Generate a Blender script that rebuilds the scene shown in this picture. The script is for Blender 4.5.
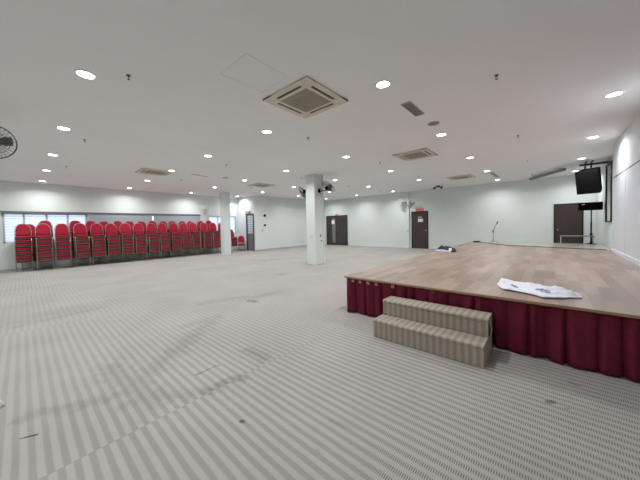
import bpy, bmesh, math, random
from mathutils import Vector, Matrix, Euler, noise
random.seed(7)
PI = math.pi
scene = bpy.context.scene
COL = scene.collection
for o in list(bpy.data.objects):
    bpy.data.objects.remove(o)

# ------------------------------------------------------------------ camera
F_PX, YAW, PITCH, ROLL, CYPX = 261.5, -0.7193, 0.0289, 0.0215, 233.4
cy_, sy_ = math.cos(YAW), math.sin(YAW)
fwd = Vector((sy_ * math.cos(PITCH), cy_ * math.cos(PITCH), -math.sin(PITCH)))
right0 = Vector((cy_, -sy_, 0))
down0 = fwd.cross(right0)
rgt = right0 * math.cos(ROLL) + down0 * math.sin(ROLL)
dwn = down0 * math.cos(ROLL) - right0 * math.sin(ROLL)
cam = bpy.data.cameras.new('camera')
cam.sensor_width = 36
cam.lens = F_PX / 640 * 36
cam.shift_y = (CYPX - 240) / 640
cam.clip_start = 0.05
cam.clip_end = 200
cam_o = bpy.data.objects.new('camera', cam)
m = Matrix((rgt, -dwn, -fwd)).transposed().to_4x4()
m.translation = (0, 0, 1.5)
cam_o.matrix_world = m
COL.objects.link(cam_o)
scene.camera = cam_o

# ------------------------------------------------------------------ world, exposure
w = bpy.data.worlds.new('daylight')
scene.world = w
w.use_nodes = True
bg = w.node_tree.nodes['Background']
bg.inputs[0].default_value = (0.78, 0.86, 1.0, 1)
bg.inputs[1].default_value = 1.3
vs = scene.view_settings
vs.view_transform = 'Standard'
vs.look = 'None'
vs.gamma = 1
vs.use_curve_mapping = False
vs.exposure = 0.55
LAMP = 14.0
LAMP_W = 17.0       # each downlight's own beam, watts
LAMP_COL = (0.985, 1.0, 0.995)

# ------------------------------------------------------------------ dimensions
C = 3.486            # ceiling height
XR, XL, YB, YN = 1.278, -15.75, 15.93, -4.2
ST, XS, YF, YE = 0.619, -2.651, 3.686, 14.0     # stage top, left edge, near edge, rear edge
XREC = 1.5           # recessed bit of the right wall
YPAN = 10.42         # where the panelled wall stops
XP, YP = -13.8, 9.6  # partition corner

# ------------------------------------------------------------------ materials
def mat(name, col, rough=0.6, metal=0.0, spec=0.5, emit=None, estr=0, noise_amt=0.0, noise_scale=8.0, bump=0.0, bump_scale=200):
    mm = bpy.data.materials.new(name)
    mm.use_nodes = True
    nt = mm.node_tree
    b = nt.nodes['Principled BSDF']
    b.inputs['Base Color'].default_value = (*col, 1)
    b.inputs['Roughness'].default_value = rough
    b.inputs['Metallic'].default_value = metal
    b.inputs['Specular IOR Level'].default_value = spec
    if emit:
        b.inputs['Emission Color'].default_value = (*emit, 1)
        b.inputs['Emission Strength'].default_value = estr
    tc = None
    if noise_amt or bump:
        tc = nt.nodes.new('ShaderNodeTexCoord')
    if noise_amt:
        n = nt.nodes.new('ShaderNodeTexNoise')
        n.inputs['Scale'].default_value = noise_scale
        n.inputs['Detail'].default_value = 3
        nt.links.new(tc.outputs['Object'], n.inputs['Vector'])
        r = nt.nodes.new('ShaderNodeMapRange')
        r.inputs[1].default_value = 0.3
        r.inputs[2].default_value = 0.7
        r.inputs[3].default_value = 1 - noise_amt
        r.inputs[4].default_value = 1 + noise_amt
        nt.links.new(n.outputs[0], r.inputs[0])
        mx = nt.nodes.new('ShaderNodeVectorMath')
        mx.operation = 'SCALE'
        mx.inputs[0].default_value = col
        nt.links.new(r.outputs[0], mx.inputs['Scale'])
        nt.links.new(mx.outputs[0], b.inputs['Base Color'])
    if bump:
        n = nt.nodes.new('ShaderNodeTexNoise')
        n.inputs['Scale'].default_value = bump_scale
        nt.links.new(tc.outputs['Object'], n.inputs['Vector'])
        bp = nt.nodes.new('ShaderNodeBump')
        bp.inputs['Strength'].default_value = bump
        bp.inputs['Distance'].default_value = 0.01
        nt.links.new(n.outputs[0], bp.inputs['Height'])
        nt.links.new(bp.outputs[0], b.inputs['Normal'])
    return mm

class NG:
    """small helper for maths in a node tree"""
    def __init__(s, nt): s.nt = nt
    def m(s, op, a, b=None, c=None):
        n = s.nt.nodes.new('ShaderNodeMath'); n.operation = op
        for i, v in enumerate((a, b, c)):
            if v is None: continue
            if isinstance(v, (int, float)): n.inputs[i].default_value = v
            else: s.nt.links.new(v, n.inputs[i])
        return n.outputs[0]
    def ss(s, x, lo, hi, a=0.0, b=1.0):
        n = s.nt.nodes.new('ShaderNodeMapRange'); n.interpolation_type = 'SMOOTHSTEP'
        n.inputs[1].default_value = lo; n.inputs[2].default_value = hi
        n.inputs[3].default_value = a; n.inputs[4].default_value = b
        s.nt.links.new(x, n.inputs[0]); return n.outputs[0]
    def noise(s, v, scale, detail=2.0):
        n = s.nt.nodes.new('ShaderNodeTexNoise'); n.inputs['Scale'].default_value = scale
        n.inputs['Detail'].default_value = detail
        s.nt.links.new(v, n.inputs['Vector']); return n.outputs[0]
    def mix(s, f, a, b):
        n = s.nt.nodes.new('ShaderNodeMix'); n.data_type = 'RGBA'
        for i, v in ((0, f), (6, a), (7, b)):
            if isinstance(v, (int, float)): n.inputs[i].default_value = v
            elif isinstance(v, tuple): n.inputs[i].default_value = (*v, 1)
            else: s.nt.links.new(v, n.inputs[i])
        return n.outputs[2]

CARPET_LIGHT = (0.42, 0.40, 0.373)
CARPET_DARK = (0.125, 0.118, 0.112)
STAINS = [  # x1,y1,x2,y2,radius,strength : worn and dirty marks in the pile
    (-3.20, -0.03, -2.95, 0.47, 0.120, 0.15),
    (-2.95, 0.47, -3.09, 0.82, 0.135, 0.16),
    (-3.16, 0.84, -4.19, 2.08, 0.218, 0.15),
    (-3.61, 0.60, -2.67, 0.70, 0.259, 0.15),
    (-2.70, 0.71, -2.42, 0.94, 0.144, 0.15),
    (-2.37, 1.08, -2.33, 1.39, 0.106, 0.24),
    (-2.75, 1.79, -2.47, 1.77, 0.142, 0.20),
    (-5.25, 2.34, -4.93, 3.13, 0.250, 0.14),
    (-4.79, 3.04, -4.65, 3.87, 0.220, 0.14),
    (-4.18, 1.60, -4.28, 2.07, 0.193, 0.10),
    (-4.60, 3.01, -4.47, 3.06, 0.122, 0.42),
    (-2.72, 1.13, -2.72, 1.37, 0.021, 0.34),
    (-1.79, 1.07, -1.78, 1.08, 0.020, 0.60),
    (-6.46, 5.23, -6.28, 5.45, 0.126, 0.30),
    (-2.89, -0.06, -2.85, 0.02, 0.012, 0.80),
    (0.00, 2.83, 0.03, 2.85, 0.029, 0.50),
    (0.10, 2.81, 0.12, 2.82, 0.020, 0.35),
    (0.15, 3.29, 0.20, 3.28, 0.023, 0.30),
    (-10.52, 5.98, -8.86, 8.64, 0.228, 0.12),
    (-6.37, -0.12, -6.54, 0.95, 0.141, 0.10),
    (-1.27, 1.52, -1.04, 1.58, 0.038, 0.12),
    (-1.17, 1.25, -1.15, 1.25, 0.020, 0.35),]

def carpet(name, floor=True, light=None, dark=None):
    light, darkc = light or CARPET_LIGHT, dark or CARPET_DARK
    mm = bpy.data.materials.new(name); mm.use_nodes = True
    nt = mm.node_tree; b = nt.nodes['Principled BSDF']; g = NG(nt)
    b.inputs['Roughness'].default_value = 0.95
    b.inputs['Specular IOR Level'].default_value = 0.08
    tc = nt.nodes.new('ShaderNodeTexCoord')
    sp = nt.nodes.new('ShaderNodeSeparateXYZ'); nt.links.new(tc.outputs['Object'], sp.inputs[0])
    if floor: along, across = sp.outputs[0], sp.outputs[1]
    else: along, across = g.m('ADD', sp.outputs[1], sp.outputs[2]), sp.outputs[0]
    n0 = g.noise(tc.outputs['Object'], 3.0)
    if floor:   # rolls of broadloom laid side by side: pattern steps at the seams
        roll = g.m('FLOOR', g.m('DIVIDE', g.m('ADD', along, 2.32), 3.66))
        across = g.m('ADD', across, g.m('MULTIPLY', roll, 0.031))
        seamd = g.m('ABSOLUTE', g.m('SUBTRACT', g.m('FRACT', g.m('ADD', g.m('DIVIDE', g.m('ADD', along, 2.32), 3.66), .5)), .5))
        seam = g.ss(seamd, 0.0008, 0.0025, 1, 0)
    wob = g.m('MULTIPLY', g.m('SUBTRACT', n0, .5), 0.012)
    fb = g.m('FRACT', g.m('DIVIDE', g.m('ADD', across, wob), 0.0742))
    tri = g.m('ABSOLUTE', g.m('SUBTRACT', fb, .5))         # 0 in the centre of the dark band
    band = g.ss(tri, 0.15, 0.34, 1, 0) if floor else g.ss(tri, .2, .3, 1, 0)
    fd = g.m('ABSOLUTE', g.m('SUBTRACT', g.m('FRACT', g.m('DIVIDE', along, 0.0132)), .5))
    dash = g.ss(fd, 0.16, 0.30, 1, 0)
    dash2 = g.ss(fd, 0.20, 0.32, 0, 1)
    k = g.m('MULTIPLY', band, g.m('MULTIPLY_ADD', dash, 0.80, 0.06))
    k = g.m('ADD', k, g.m('MULTIPLY', g.m('SUBTRACT', 1.0, band), g.m('MULTIPLY', dash2, 0.14)))
    fz = g.noise(tc.outputs['Object'], 160, 1)
    k = g.m('ADD', k, g.m('MULTIPLY', g.m('SUBTRACT', fz, .5), 0.45))
    if floor:   # stripe contrast drops toward the window wall, distance softening put into the colour
        softened = g.ss(g.m('ADD', sp.outputs[0], g.m('MULTIPLY', g.m('SUBTRACT', g.noise(tc.outputs['Object'], .45, 3), .5), 5.0)), -6.5, -.3, .30, .95)
        k = g.m('ADD', g.m('MULTIPLY', g.m('SUBTRACT', k, .26), softened), .26)
    k = g.m('MULTIPLY', k, .97); nt.nodes[-1].use_clamp = True
    colr = g.mix(k, light, darkc)
    if floor:
        big = g.noise(tc.outputs['Object'], 0.9, 4)
        sh = g.ss(big, 0.3, 0.75, 1.05, 0.93)
        ns = g.noise(tc.outputs['Object'], 9, 4)
        tot = g.m('MULTIPLY', seam, 0.08)
        for (x1, y1, x2, y2, r, s) in STAINS:
            dx, dy = x2 - x1, y2 - y1; L2 = dx * dx + dy * dy
            px = g.m('SUBTRACT', sp.outputs[0], x1); py = g.m('SUBTRACT', sp.outputs[1], y1)
            t = g.m('DIVIDE', g.m('ADD', g.m('MULTIPLY', px, dx), g.m('MULTIPLY', py, dy)), L2)
            nt.nodes[-1].use_clamp = True
            ex = g.m('SUBTRACT', px, g.m('MULTIPLY', t, dx)); ey = g.m('SUBTRACT', py, g.m('MULTIPLY', t, dy))
            d = g.m('SQRT', g.m('ADD', g.m('MULTIPLY', ex, ex), g.m('MULTIPLY', ey, ey)))
            d = g.m('ADD', d, g.m('MULTIPLY', g.m('SUBTRACT', ns, .5), r * 2.2))
            tot = g.m('MAXIMUM', tot, g.ss(d, 0.0 if r > .03 else r * .3, r, s, 0))
        dark = g.m('MULTIPLY', sh, g.m('SUBTRACT', 1.0, tot))
        vm = nt.nodes.new('ShaderNodeVectorMath'); vm.operation = 'SCALE'
        nt.links.new(colr, vm.inputs[0]); nt.links.new(dark, vm.inputs['Scale'])
        colr = vm.outputs[0]
    nt.links.new(colr, b.inputs['Base Color'])
    bp = nt.nodes.new('ShaderNodeBump'); bp.inputs['Strength'].default_value = .35; bp.inputs['Distance'].default_value = .003
    nt.links.new(g.m('SUBTRACT', 1.0, k), bp.inputs['Height']); nt.links.new(bp.outputs[0], b.inputs['Normal'])
    return mm

def wood_floor(name):
    mm = bpy.data.materials.new(name); mm.use_nodes = True
    nt = mm.node_tree; b = nt.nodes['Principled BSDF']; g = NG(nt)
    tc = nt.nodes.new('ShaderNodeTexCoord')
    sp = nt.nodes.new('ShaderNodeSeparateXYZ'); nt.links.new(tc.outputs['Object'], sp.inputs[0])
    cb = nt.nodes.new('ShaderNodeCombineXYZ')
    nt.links.new(sp.outputs[1], cb.inputs[0]); nt.links.new(sp.outputs[0], cb.inputs[1])
    br = nt.nodes.new('ShaderNodeTexBrick'); nt.links.new(cb.outputs[0], br.inputs['Vector'])
    br.offset = 0.37; br.offset_frequency = 3; br.squash = 1
    br.inputs['Scale'].default_value = 1
    br.inputs['Brick Width'].default_value = 0.8; br.inputs['Row Height'].default_value = 0.13
    br.inputs['Mortar Size'].default_value = 0.0012; br.inputs['Mortar Smooth'].default_value = .2
    br.inputs['Color1'].default_value = (0.375, 0.268, 0.222, 1); br.inputs['Color2'].default_value = (0.225, 0.155, 0.126, 1)
    br.inputs['Mortar'].default_value = (0.24, 0.17, 0.14, 1)
    st = nt.nodes.new('ShaderNodeMapping'); st.inputs['Scale'].default_value = (1.5, 9, 1)
    nt.links.new(cb.outputs[0], st.inputs[0])
    gr = g.noise(st.outputs[0], 1.0, 4)
    big = g.noise(tc.outputs['Object'], 1.4, 3)
    k = g.m('MULTIPLY', g.ss(gr, .25, .75, .985, 1.015), g.ss(big, .3, .7, .92, 1.07))
    vm = nt.nodes.new('ShaderNodeVectorMath'); vm.operation = 'SCALE'
    nt.links.new(br.outputs[0], vm.inputs[0]); nt.links.new(k, vm.inputs['Scale'])
    nt.links.new(vm.outputs[0], b.inputs['Base Color'])
    nt.links.new(g.ss(big, .2, .8, .29, .33), b.inputs['Roughness'])
    b.inputs['Specular IOR Level'].default_value = 0.45
    return mm

M = {}
M['carpet'] = carpet('loop_carpet')
M['step_carpet'] = carpet('step_carpet', False, (.41, .36, .305), (.155, .12, .092))
M['stage_wood'] = wood_floor('stage_vinyl')
M['grey_deck'] = mat('grey_deck', (.36, .34, .32), .22, noise_amt=.06)
M['ceiling'] = mat('ceiling_paint', (.865, .87, .868), .9, spec=.1, noise_amt=.012, noise_scale=.7)
M['wall'] = mat('wall_paint', (.72, .768, .762), .75, spec=.2, noise_amt=.015, noise_scale=1.1)
M['panel'] = mat('wall_panel_white', (.745, .785, .85), .45, spec=.3, noise_amt=.012, noise_scale=2)
M['panel_gap'] = mat('panel_gap', (.10, .10, .11), .8)
M['panel_rail'] = mat('panel_rail', (.17, .17, .185), .5)
M['white'] = mat('white_plastic', (.78, .78, .77), .45)
M['cream'] = mat('cassette_cream', (.66, .61, .51), .5)
M['cream_dark'] = mat('cassette_grille', (.30, .27, .21), .6)
M['slot_dark'] = mat('slot_dark', (.03, .026, .02), .7)
M['grey_vent'] = mat('grey_vent', (.25, .245, .24), .6)
M['grey_light'] = mat('grey_light', (.45, .44, .43), .6)
M['black'] = mat('black_plastic', (.005, .005, .006), .8, spec=.12)
M['black_metal'] = mat('black_metal', (.018, .018, .02), .4, metal=.3)
M['dark_grey'] = mat('dark_grey', (.06, .062, .068), .5)
M['lamp'] = mat('lamp_diffuser', (.9, .9, .9), .5, emit=LAMP_COL, estr=LAMP)
M['door'] = mat('door_brown', (.052, .036, .033), .35, noise_amt=.08, noise_scale=5)
M['door_frame'] = mat('door_frame_black', (.016, .013, .013), .5)
M['door_glass'] = mat('door_glass_dark', (.035, .03, .03), .08, spec=.8)
M['glass_grey'] = mat('glass_grey', (.20, .205, .22), .15)
M['chrome'] = mat('chrome', (.7, .7, .68), .2, metal=1)
M['red'] = mat('chair_red', (.40, .020, .050), .85, spec=.25, noise_amt=.10, noise_scale=30)
M['frame'] = mat('chair_frame', (.46, .41, .34), .4, metal=.55)
M['pan'] = mat('shade_pan_dark', (.028, .012, .012), .8)
M['skirt'] = mat('skirt_burgundy', (.130, .009, .027), .75, spec=.25, noise_amt=.12, noise_scale=14)
M['velcro'] = mat('velcro_tab', (.35, .16, .16), .8)
M['edge_wood'] = mat('edge_wood', (.34, .205, .115), .45, noise_amt=.1, noise_scale=20)
M['ply'] = mat('raw_plywood', (.32, .22, .13), .7)
M['blind'] = mat('blind_grey', (.40, .445, .50), .8, noise_amt=.02)
M['blind_rail'] = mat('blind_rail', (.17, .18, .21), .5)
M['win_frame'] = mat('window_frame', (.55, .58, .63), .5)
M['paper'] = mat('paper_white', (.75, .77, .80), .8)
M['exit'] = mat('exit_red', (.48, .10, .09), .5, emit=(.9, .26, .24), estr=.16)
M['navy'] = mat('cloth_navy', (.014, .016, .045), .85)
M['cloth_white'] = mat('cloth_white', (.86, .87, .97), .9, noise_amt=.02, noise_scale=20, bump=.7, bump_scale=14)
M['garment_pale'] = mat('garment_pale', (.45, .45, .58), .9)
M['cloth_print'] = mat('cloth_print', (.22, .18, .34), .9)
M['tissue'] = mat('tissue', (.62, .58, .52), .9)
M['grille'] = mat('speaker_grille', (.006, .006, .007), .9, spec=.08)
M['sprinkler'] = mat('sprinkler_metal', (.10, .09, .08), .4, metal=.6)
M['ply_back'] = mat('outside_ground', (.5, .5, .5), .9)

def print_cloth():
    mm = M['cloth_white'].copy(); mm.name = 'cloth_white_printed'; nt = mm.node_tree; g = NG(nt); b = nt.nodes['Principled BSDF']
    src = b.inputs['Base Color'].links[0].from_socket
    tc = nt.nodes.new('ShaderNodeTexCoord'); sp = nt.nodes.new('ShaderNodeSeparateXYZ'); nt.links.new(tc.outputs['Object'], sp.inputs[0])
    n1 = g.noise(tc.outputs['Object'], 26, 2)
    tot = None
    for (cx, cy3, ca, sa, ra, rb, lo) in ((.080, -.20, .55, -.83, .10, .060, .38), (-.20, -.09, .80, -.6, .055, .018, .0)):
        px, py = g.m('SUBTRACT', sp.outputs[0], cx), g.m('SUBTRACT', sp.outputs[1], cy3)
        u = g.m('DIVIDE', g.m('ADD', g.m('MULTIPLY', px, ca), g.m('MULTIPLY', py, sa)), ra)
        v = g.m('DIVIDE', g.m('SUBTRACT', g.m('MULTIPLY', py, ca), g.m('MULTIPLY', px, sa)), rb)
        d = g.m('ADD', g.m('MULTIPLY', u, u), g.m('MULTIPLY', v, v))
        e = g.ss(d, .75, 1.1, .8, 0)
        if lo: e = g.m('MULTIPLY', e, g.ss(n1, lo - .02, lo + .06, 0, 1))
        tot = e if tot is None else g.m('MAXIMUM', tot, e)
    nt.links.new(g.mix(tot, src, (.12, .10, .22)), b.inputs['Base Color'])
    return mm
M['cloth_printed'] = print_cloth()

def louvre_glass():
    mm = bpy.data.materials.new('louvre_frosted_glass'); mm.use_nodes = True
    nt = mm.node_tree; nt.nodes.clear()
    out = nt.nodes.new('ShaderNodeOutputMaterial'); mx = nt.nodes.new('ShaderNodeMixShader')
    tl = nt.nodes.new('ShaderNodeBsdfTranslucent'); tl.inputs[0].default_value = (.85, .9, .97, 1)
    df = nt.nodes.new('ShaderNodeBsdfPrincipled'); df.inputs['Base Color'].default_value = (.8, .85, .9, 1); df.inputs['Roughness'].default_value = .3
    mx.inputs[0].default_value = .3
    nt.links.new(tl.outputs[0], mx.inputs[1]); nt.links.new(df.outputs[0], mx.inputs[2]); nt.links.new(mx.outputs[0], out.inputs[0])
    return mm
M['louvre'] = louvre_glass()

# ------------------------------------------------------------------ mesh helpers
class MB:
    def __init__(s): s.bm = bmesh.new()
    def box(s, lo, hi, bevel=0.0, seg=2, rot=None, smooth=False):
        lo, hi = Vector(lo), Vector(hi); c = (lo + hi) / 2; d = hi - lo
        r = bmesh.ops.create_cube(s.bm, size=1)
        vs_ = r['verts']
        for v in vs_: v.co = Vector((v.co.x * d.x, v.co.y * d.y, v.co.z * d.z))
        if bevel:
            es = list({e for v in vs_ for e in v.link_edges})
            rb = bmesh.ops.bevel(s.bm, geom=es, offset=bevel, segments=seg, profile=.5, affect='EDGES')
            vs_ = list({v for f in rb['faces'] for v in f.verts} | {v for v in vs_ if v.is_valid})
            if smooth:
                for v in vs_:
                    for f in v.link_faces: f.smooth = True
        R_ = rot.to_matrix() if rot else Matrix.Identity(3)
        for v in vs_: v.co = R_ @ v.co + c
        return s
    def tube(s, pts, r, n=8, closed=False, caps=True):
        pts = [Vector(p) for p in pts]; N = len(pts); rings = []
        rr = r if isinstance(r, (list, tuple)) else [r] * N
        prev = None
        for i, p in enumerate(pts):
            if closed: t = pts[(i + 1) % N] - pts[i - 1]
            else: t = pts[min(i + 1, N - 1)] - pts[max(i - 1, 0)]
            t.normalize()
            if prev is None:
                up = Vector((0, 0, 1)) if abs(t.z) < .9 else Vector((1, 0, 0))
                a = t.cross(up).normalized()
            else:
                a = (prev - t * prev.dot(t)).normalized()
            prev = a; bb = t.cross(a)
            rings.append([s.bm.verts.new(p + (a * math.cos(q) + bb * math.sin(q)) * rr[i]) for q in [2 * PI * k / n for k in range(n)]])
        for i in range(N if closed else N - 1):
            A, B = rings[i], rings[(i + 1) % N]
            for k in range(n):
                f = s.bm.faces.new((A[k], A[(k + 1) % n], B[(k + 1) % n], B[k])); f.smooth = True
        if caps and not closed:
            s.bm.faces.new(rings[0][::-1]); s.bm.faces.new(rings[-1])
        return s
    def lathe(s, prof, n=24, mtx=None, smooth=True):
        """profile of (radius, height) turned about Z"""
        rings = []
        for r, z in prof:
            if r < 1e-6: rings.append([s.bm.verts.new((0, 0, z))])
            else: rings.append([s.bm.verts.new((r * math.cos(2 * PI * k / n), r * math.sin(2 * PI * k / n), z)) for k in range(n)])
        for A, B in zip(rings, rings[1:]):
            for k in range(n):
                k2 = (k + 1) % n
                if len(A) == 1 and len(B) == 1: continue
                if len(A) == 1: f = s.bm.faces.new((A[0], B[k2], B[k]))
                elif len(B) == 1: f = s.bm.faces.new((A[k], A[k2], B[0]))
                else: f = s.bm.faces.new((A[k], A[k2], B[k2], B[k]))
                f.smooth = smooth
        if mtx:
            for rg in rings:
                for v in rg: v.co = mtx @ v.co
        return s
    def prism(s, poly, ext, mtx=None):
        """closed polygon (list of 3D points) extruded by vector ext"""
        A = [s.bm.verts.new(Vector(p)) for p in poly]; B = [s.bm.verts.new(Vector(p) + Vector(ext)) for p in poly]
        s.bm.faces.new(A); s.bm.faces.new(B[::-1])
        for i in range(len(A)):
            j = (i + 1) % len(A); s.bm.faces.new((A[i], B[i], B[j], A[j]))
        if mtx:
            for v in A + B: v.co = mtx @ v.co
        return s
    def grid(s, rows, smooth=True, close=False):
        V = [[s.bm.verts.new(p) for p in r] for r in rows]
        for a, b in zip(V, V[1:]):
            n = len(a)
            for k in range(n if close else n - 1):
                f = s.bm.faces.new((a[k], a[(k + 1) % n], b[(k + 1) % n], b[k])); f.smooth = smooth
        return V
    def out(s, name, m_, parent=None, loc=None, rotz=0):
        bmesh.ops.recalc_face_normals(s.bm, faces=s.bm.faces[:])
        me = bpy.data.meshes.new(name); s.bm.to_mesh(me); s.bm.free()
        mats = m_ if isinstance(m_, (list, tuple)) else [m_]
        for q in mats: me.materials.append(q)
        o = bpy.data.objects.new(name, me); COL.objects.link(o)
        if parent: o.parent = parent
        if loc: o.location = loc
        if rotz: o.rotation_euler[2] = rotz
        return o

def tag(o, label, cat, group=None, kind=None):
    o['label'] = label; o['category'] = cat
    if group: o['group'] = group
    if kind: o['kind'] = kind
    return o
def thing(name, label, cat, loc=(0, 0, 0), rotz=0, group=None):
    o = bpy.data.objects.new(name, None); COL.objects.link(o); o.empty_display_size = .1
    o.location = loc; o.rotation_euler[2] = rotz
    return tag(o, label, cat, group)
def struct(name, mb, m_, label, cat, parent=None):
    o = mb.out(name, m_, parent)
    if not parent:
        tag(o, label, cat, kind='structure')
    return o
def dup(root, loc, rotz=None, label=None):
    r = root.copy(); COL.objects.link(r); r.location = loc
    if rotz is not None: r.rotation_euler = (0, 0, rotz)
    if label: r['label'] = label
    for ch in root.children:
        c = ch.copy(); COL.objects.link(c); c.parent = r
        for gch in ch.children:
            d = gch.copy(); COL.objects.link(d); d.parent = c
    return r
ORD = ['first', 'second', 'third', 'fourth', 'fifth', 'sixth', 'seventh', 'eighth', 'ninth', 'tenth', 'eleventh', 'twelfth',
       'thirteenth', 'fourteenth', 'fifteenth', 'sixteenth', 'seventeenth', 'eighteenth']

# ------------------------------------------------------------------ room shell
struct('floor', MB().box((XL - .25, YN - .2, -.15), (XREC + .2, YB + .2, 0)), M['carpet'], 'grey striped loop carpet covering the hall floor', 'floor')
struct('ceiling', MB().box((XL - .25, YN - .2, C), (XREC + .2, YB + .2, C + .15)), M['ceiling'], 'flat white painted ceiling of the hall', 'ceiling')

# left (window) wall with openings
WT = .22
wl = MB()
YW1 = (-.47, 2.0); YW2 = (7.62, 9.5); ZW = (1.09, 2.25)
YBL = (2.08, 7.07)
def wseg(y0, y1, z0, z1): wl.box((XL - WT, y0, z0), (XL, y1, z1))
wseg(YN - .2, YB + .2, 0, ZW[0]); wseg(YN - .2, YB + .2, ZW[1], C)
ys = [YN - .2, YW1[0], YW1[1], YBL[0], YBL[1], YW2[0], YW2[1], YB + .2]
for a, b in ((0, 1), (2, 3), (4, 5), (6, 7)): wseg(ys[a], ys[b], ZW[0], ZW[1])
struct('wall_left', wl, M['wall'], 'long white wall with the windows behind the stacked chairs', 'wall')
struct('wall_back', MB().box((XL - .2, YB, 0), (XREC + .2, YB + .2, C)), M['wall'], 'far white wall with three brown doors', 'wall')
struct('wall_front', MB().box((XL - .2, YN - .2, 0), (XREC + .2, YN, C)), M['wall'], 'white wall behind the photographer', 'wall')
pt = MB()
pt.prism([(XL, YP, 0), (XP, YP, 0), (XP, YB, 0), (XL, YB, 0)], (0, 0, C))
struct('wall_partition', pt, M['wall'], 'white boxed-in partition in the far left corner', 'wall')
struct('wall_recess', MB().box((XREC, YN - .2, 0), (XREC + .2, YB + .2, C)), M['wall'], 'plain recessed wall beside the rear of the stage', 'wall')

# panelled right wall : slabs with open gaps in front of a dark core
pw = struct('wall_right', MB().box((XR + .03, YN, 0), (XREC, YPAN - .01, C)), M['panel_gap'], 'white panelled wall along the stage', 'wall')
sl = MB()
seams = [YN] + [y for y in [-3.29 + 1.2205 * i for i in range(11)] if y < 10.0] + [YPAN]
ZS = 2.595
for a, b in zip(seams, seams[1:]):
    sl.box((XR, a + .014, .0), (XR + .032, b - .014, ZS - .014), .003, 1)
    sl.box((XR, a + .014, ZS + .014), (XR + .032, b - .014, C), .003, 1)
sl.out('panel_face', M['panel'], pw)
MB().box((XR + .012, YN, ZS - .013), (XR + .034, YPAN, ZS + .013)).out('panel_rail', M['panel_rail'], pw)
MB().box((XR - .004, YPAN - .012, 0), (XREC - .001, YPAN + .004, C)).out('panel_end_board', M['panel'], pw)
struct('baseboard_right', MB().box((XR - .014, YF + .02, ST), (XR, YPAN, ST + .10), .004, 1), M['panel'], 'white skirting board at the foot of the panelled wall', 'baseboard')
bsk = MB()
bsk.box((XL, YN, 0), (XL + .012, YP, .08)); bsk.box((XL, YP - .012, 0), (-14.72, YP, .08)); bsk.box((XP, YP, 0), (XP + .012, YB, .08))
struct('baseboard_left', bsk, M['grey_light'], 'grey skirting along the window wall and partition', 'baseboard')
bsk = MB()
for a, b in ((XP + .012, -13.28), (-11.2, -6.42), (-5.36, .14), (1.15, XREC)): bsk.box((a, YB - .012, 0), (b, YB, .08))
struct('baseboard_back', bsk, M['white'], 'white skirting along the far wall', 'baseboard')

# windows in the left wall
def louvred_window(name, y0, y1, posts, label):
    f = MB()
    z0, z1 = ZW
    f.box((XL - .13, y0, z0), (XL - .06, y1, z0 + .05)); f.box((XL - .13, y0, z1 - .05), (XL - .06, y1, z1))
    for p in posts: f.box((XL - .13, p - .03, z0), (XL - .06, p + .03, z1))
    r = f.out(name, M['win_frame']); tag(r, label, 'window', kind='structure')
    for a, b in zip(posts, posts[1:]):
        g_ = MB(); n = 10; h = (z1 - z0 - .1) / n
        for i in range(n):
            z = z0 + .05 + (i + .5) * h
            g_.box((-.003, a + .032, -h * .47), (.003, b - .032, h * .47), rot=None)
            fs = g_.bm.verts[:] if hasattr(g_.bm.verts, '__getitem__') else list(g_.bm.verts)
            for v in list(g_.bm.verts)[-8:]:
                yy = v.co.y; q = Matrix.Rotation(-.55, 3, 'Y') @ Vector((v.co.x, 0, v.co.z))
                v.co = Vector((q.x + XL - .095, yy, q.z + z))
        g_.out('louvre_blades', M['louvre'], r)
    return r
louvred_window('window_1', YW1[0], YW1[1], [YW1[0] + .03, .09, .72, 1.36, YW1[1] - .03], 'bright louvred window at the left end behind the chairs')
louvred_window('window_2', YW2[0], YW2[1], [YW2[0] + .03, 8.25, 8.87, YW2[1] - .03], 'bright louvred window behind the far thin column')
wr = MB(); z0, z1 = ZW
wr.box((XL - .13, YBL[0], z0), (XL - .06, YBL[1], z0 + .05)); wr.box((XL - .13, YBL[0], z1 - .05), (XL - .06, YBL[1], z1))
for p in (YBL[0] + .03, 3.3, 4.56, 5.8, YBL[1] - .03): wr.box((XL - .13, p - .03, z0), (XL - .06, p + .03, z1))
tag(wr.out('window_3', M['win_frame']), 'window covered by grey blinds in the middle of the left wall', 'window', kind='structure')
# roller blinds
def blind(y0, y1, label):
    t = thing('roller_blind', label, 'blind', (XL + .03, (y0 + y1) / 2, 0), group='grey roller blinds')
    hw = (y1 - y0) / 2
    MB().box((-.004, -hw, 1.0), (.004, hw, 2.27)).out('blind_fabric', M['blind'], t)
    MB().tube([(0, -hw, 1.0), (0, hw, 1.0)], .012).out('bottom_bar', M['blind_rail'], t)
blind(2.04, 4.49, 'grey roller blind pulled down beside the bright louvred window')
blind(4.63, 7.08, 'grey roller blind pulled down nearer to the far thin column')
tag(MB().box((XL, -1.6, 2.275), (XL + .075, 7.10, 2.335), .008, 1).out('blind_rail', M['blind_rail']), 'dark grey rail along the top of the left windows', 'rail')

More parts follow.
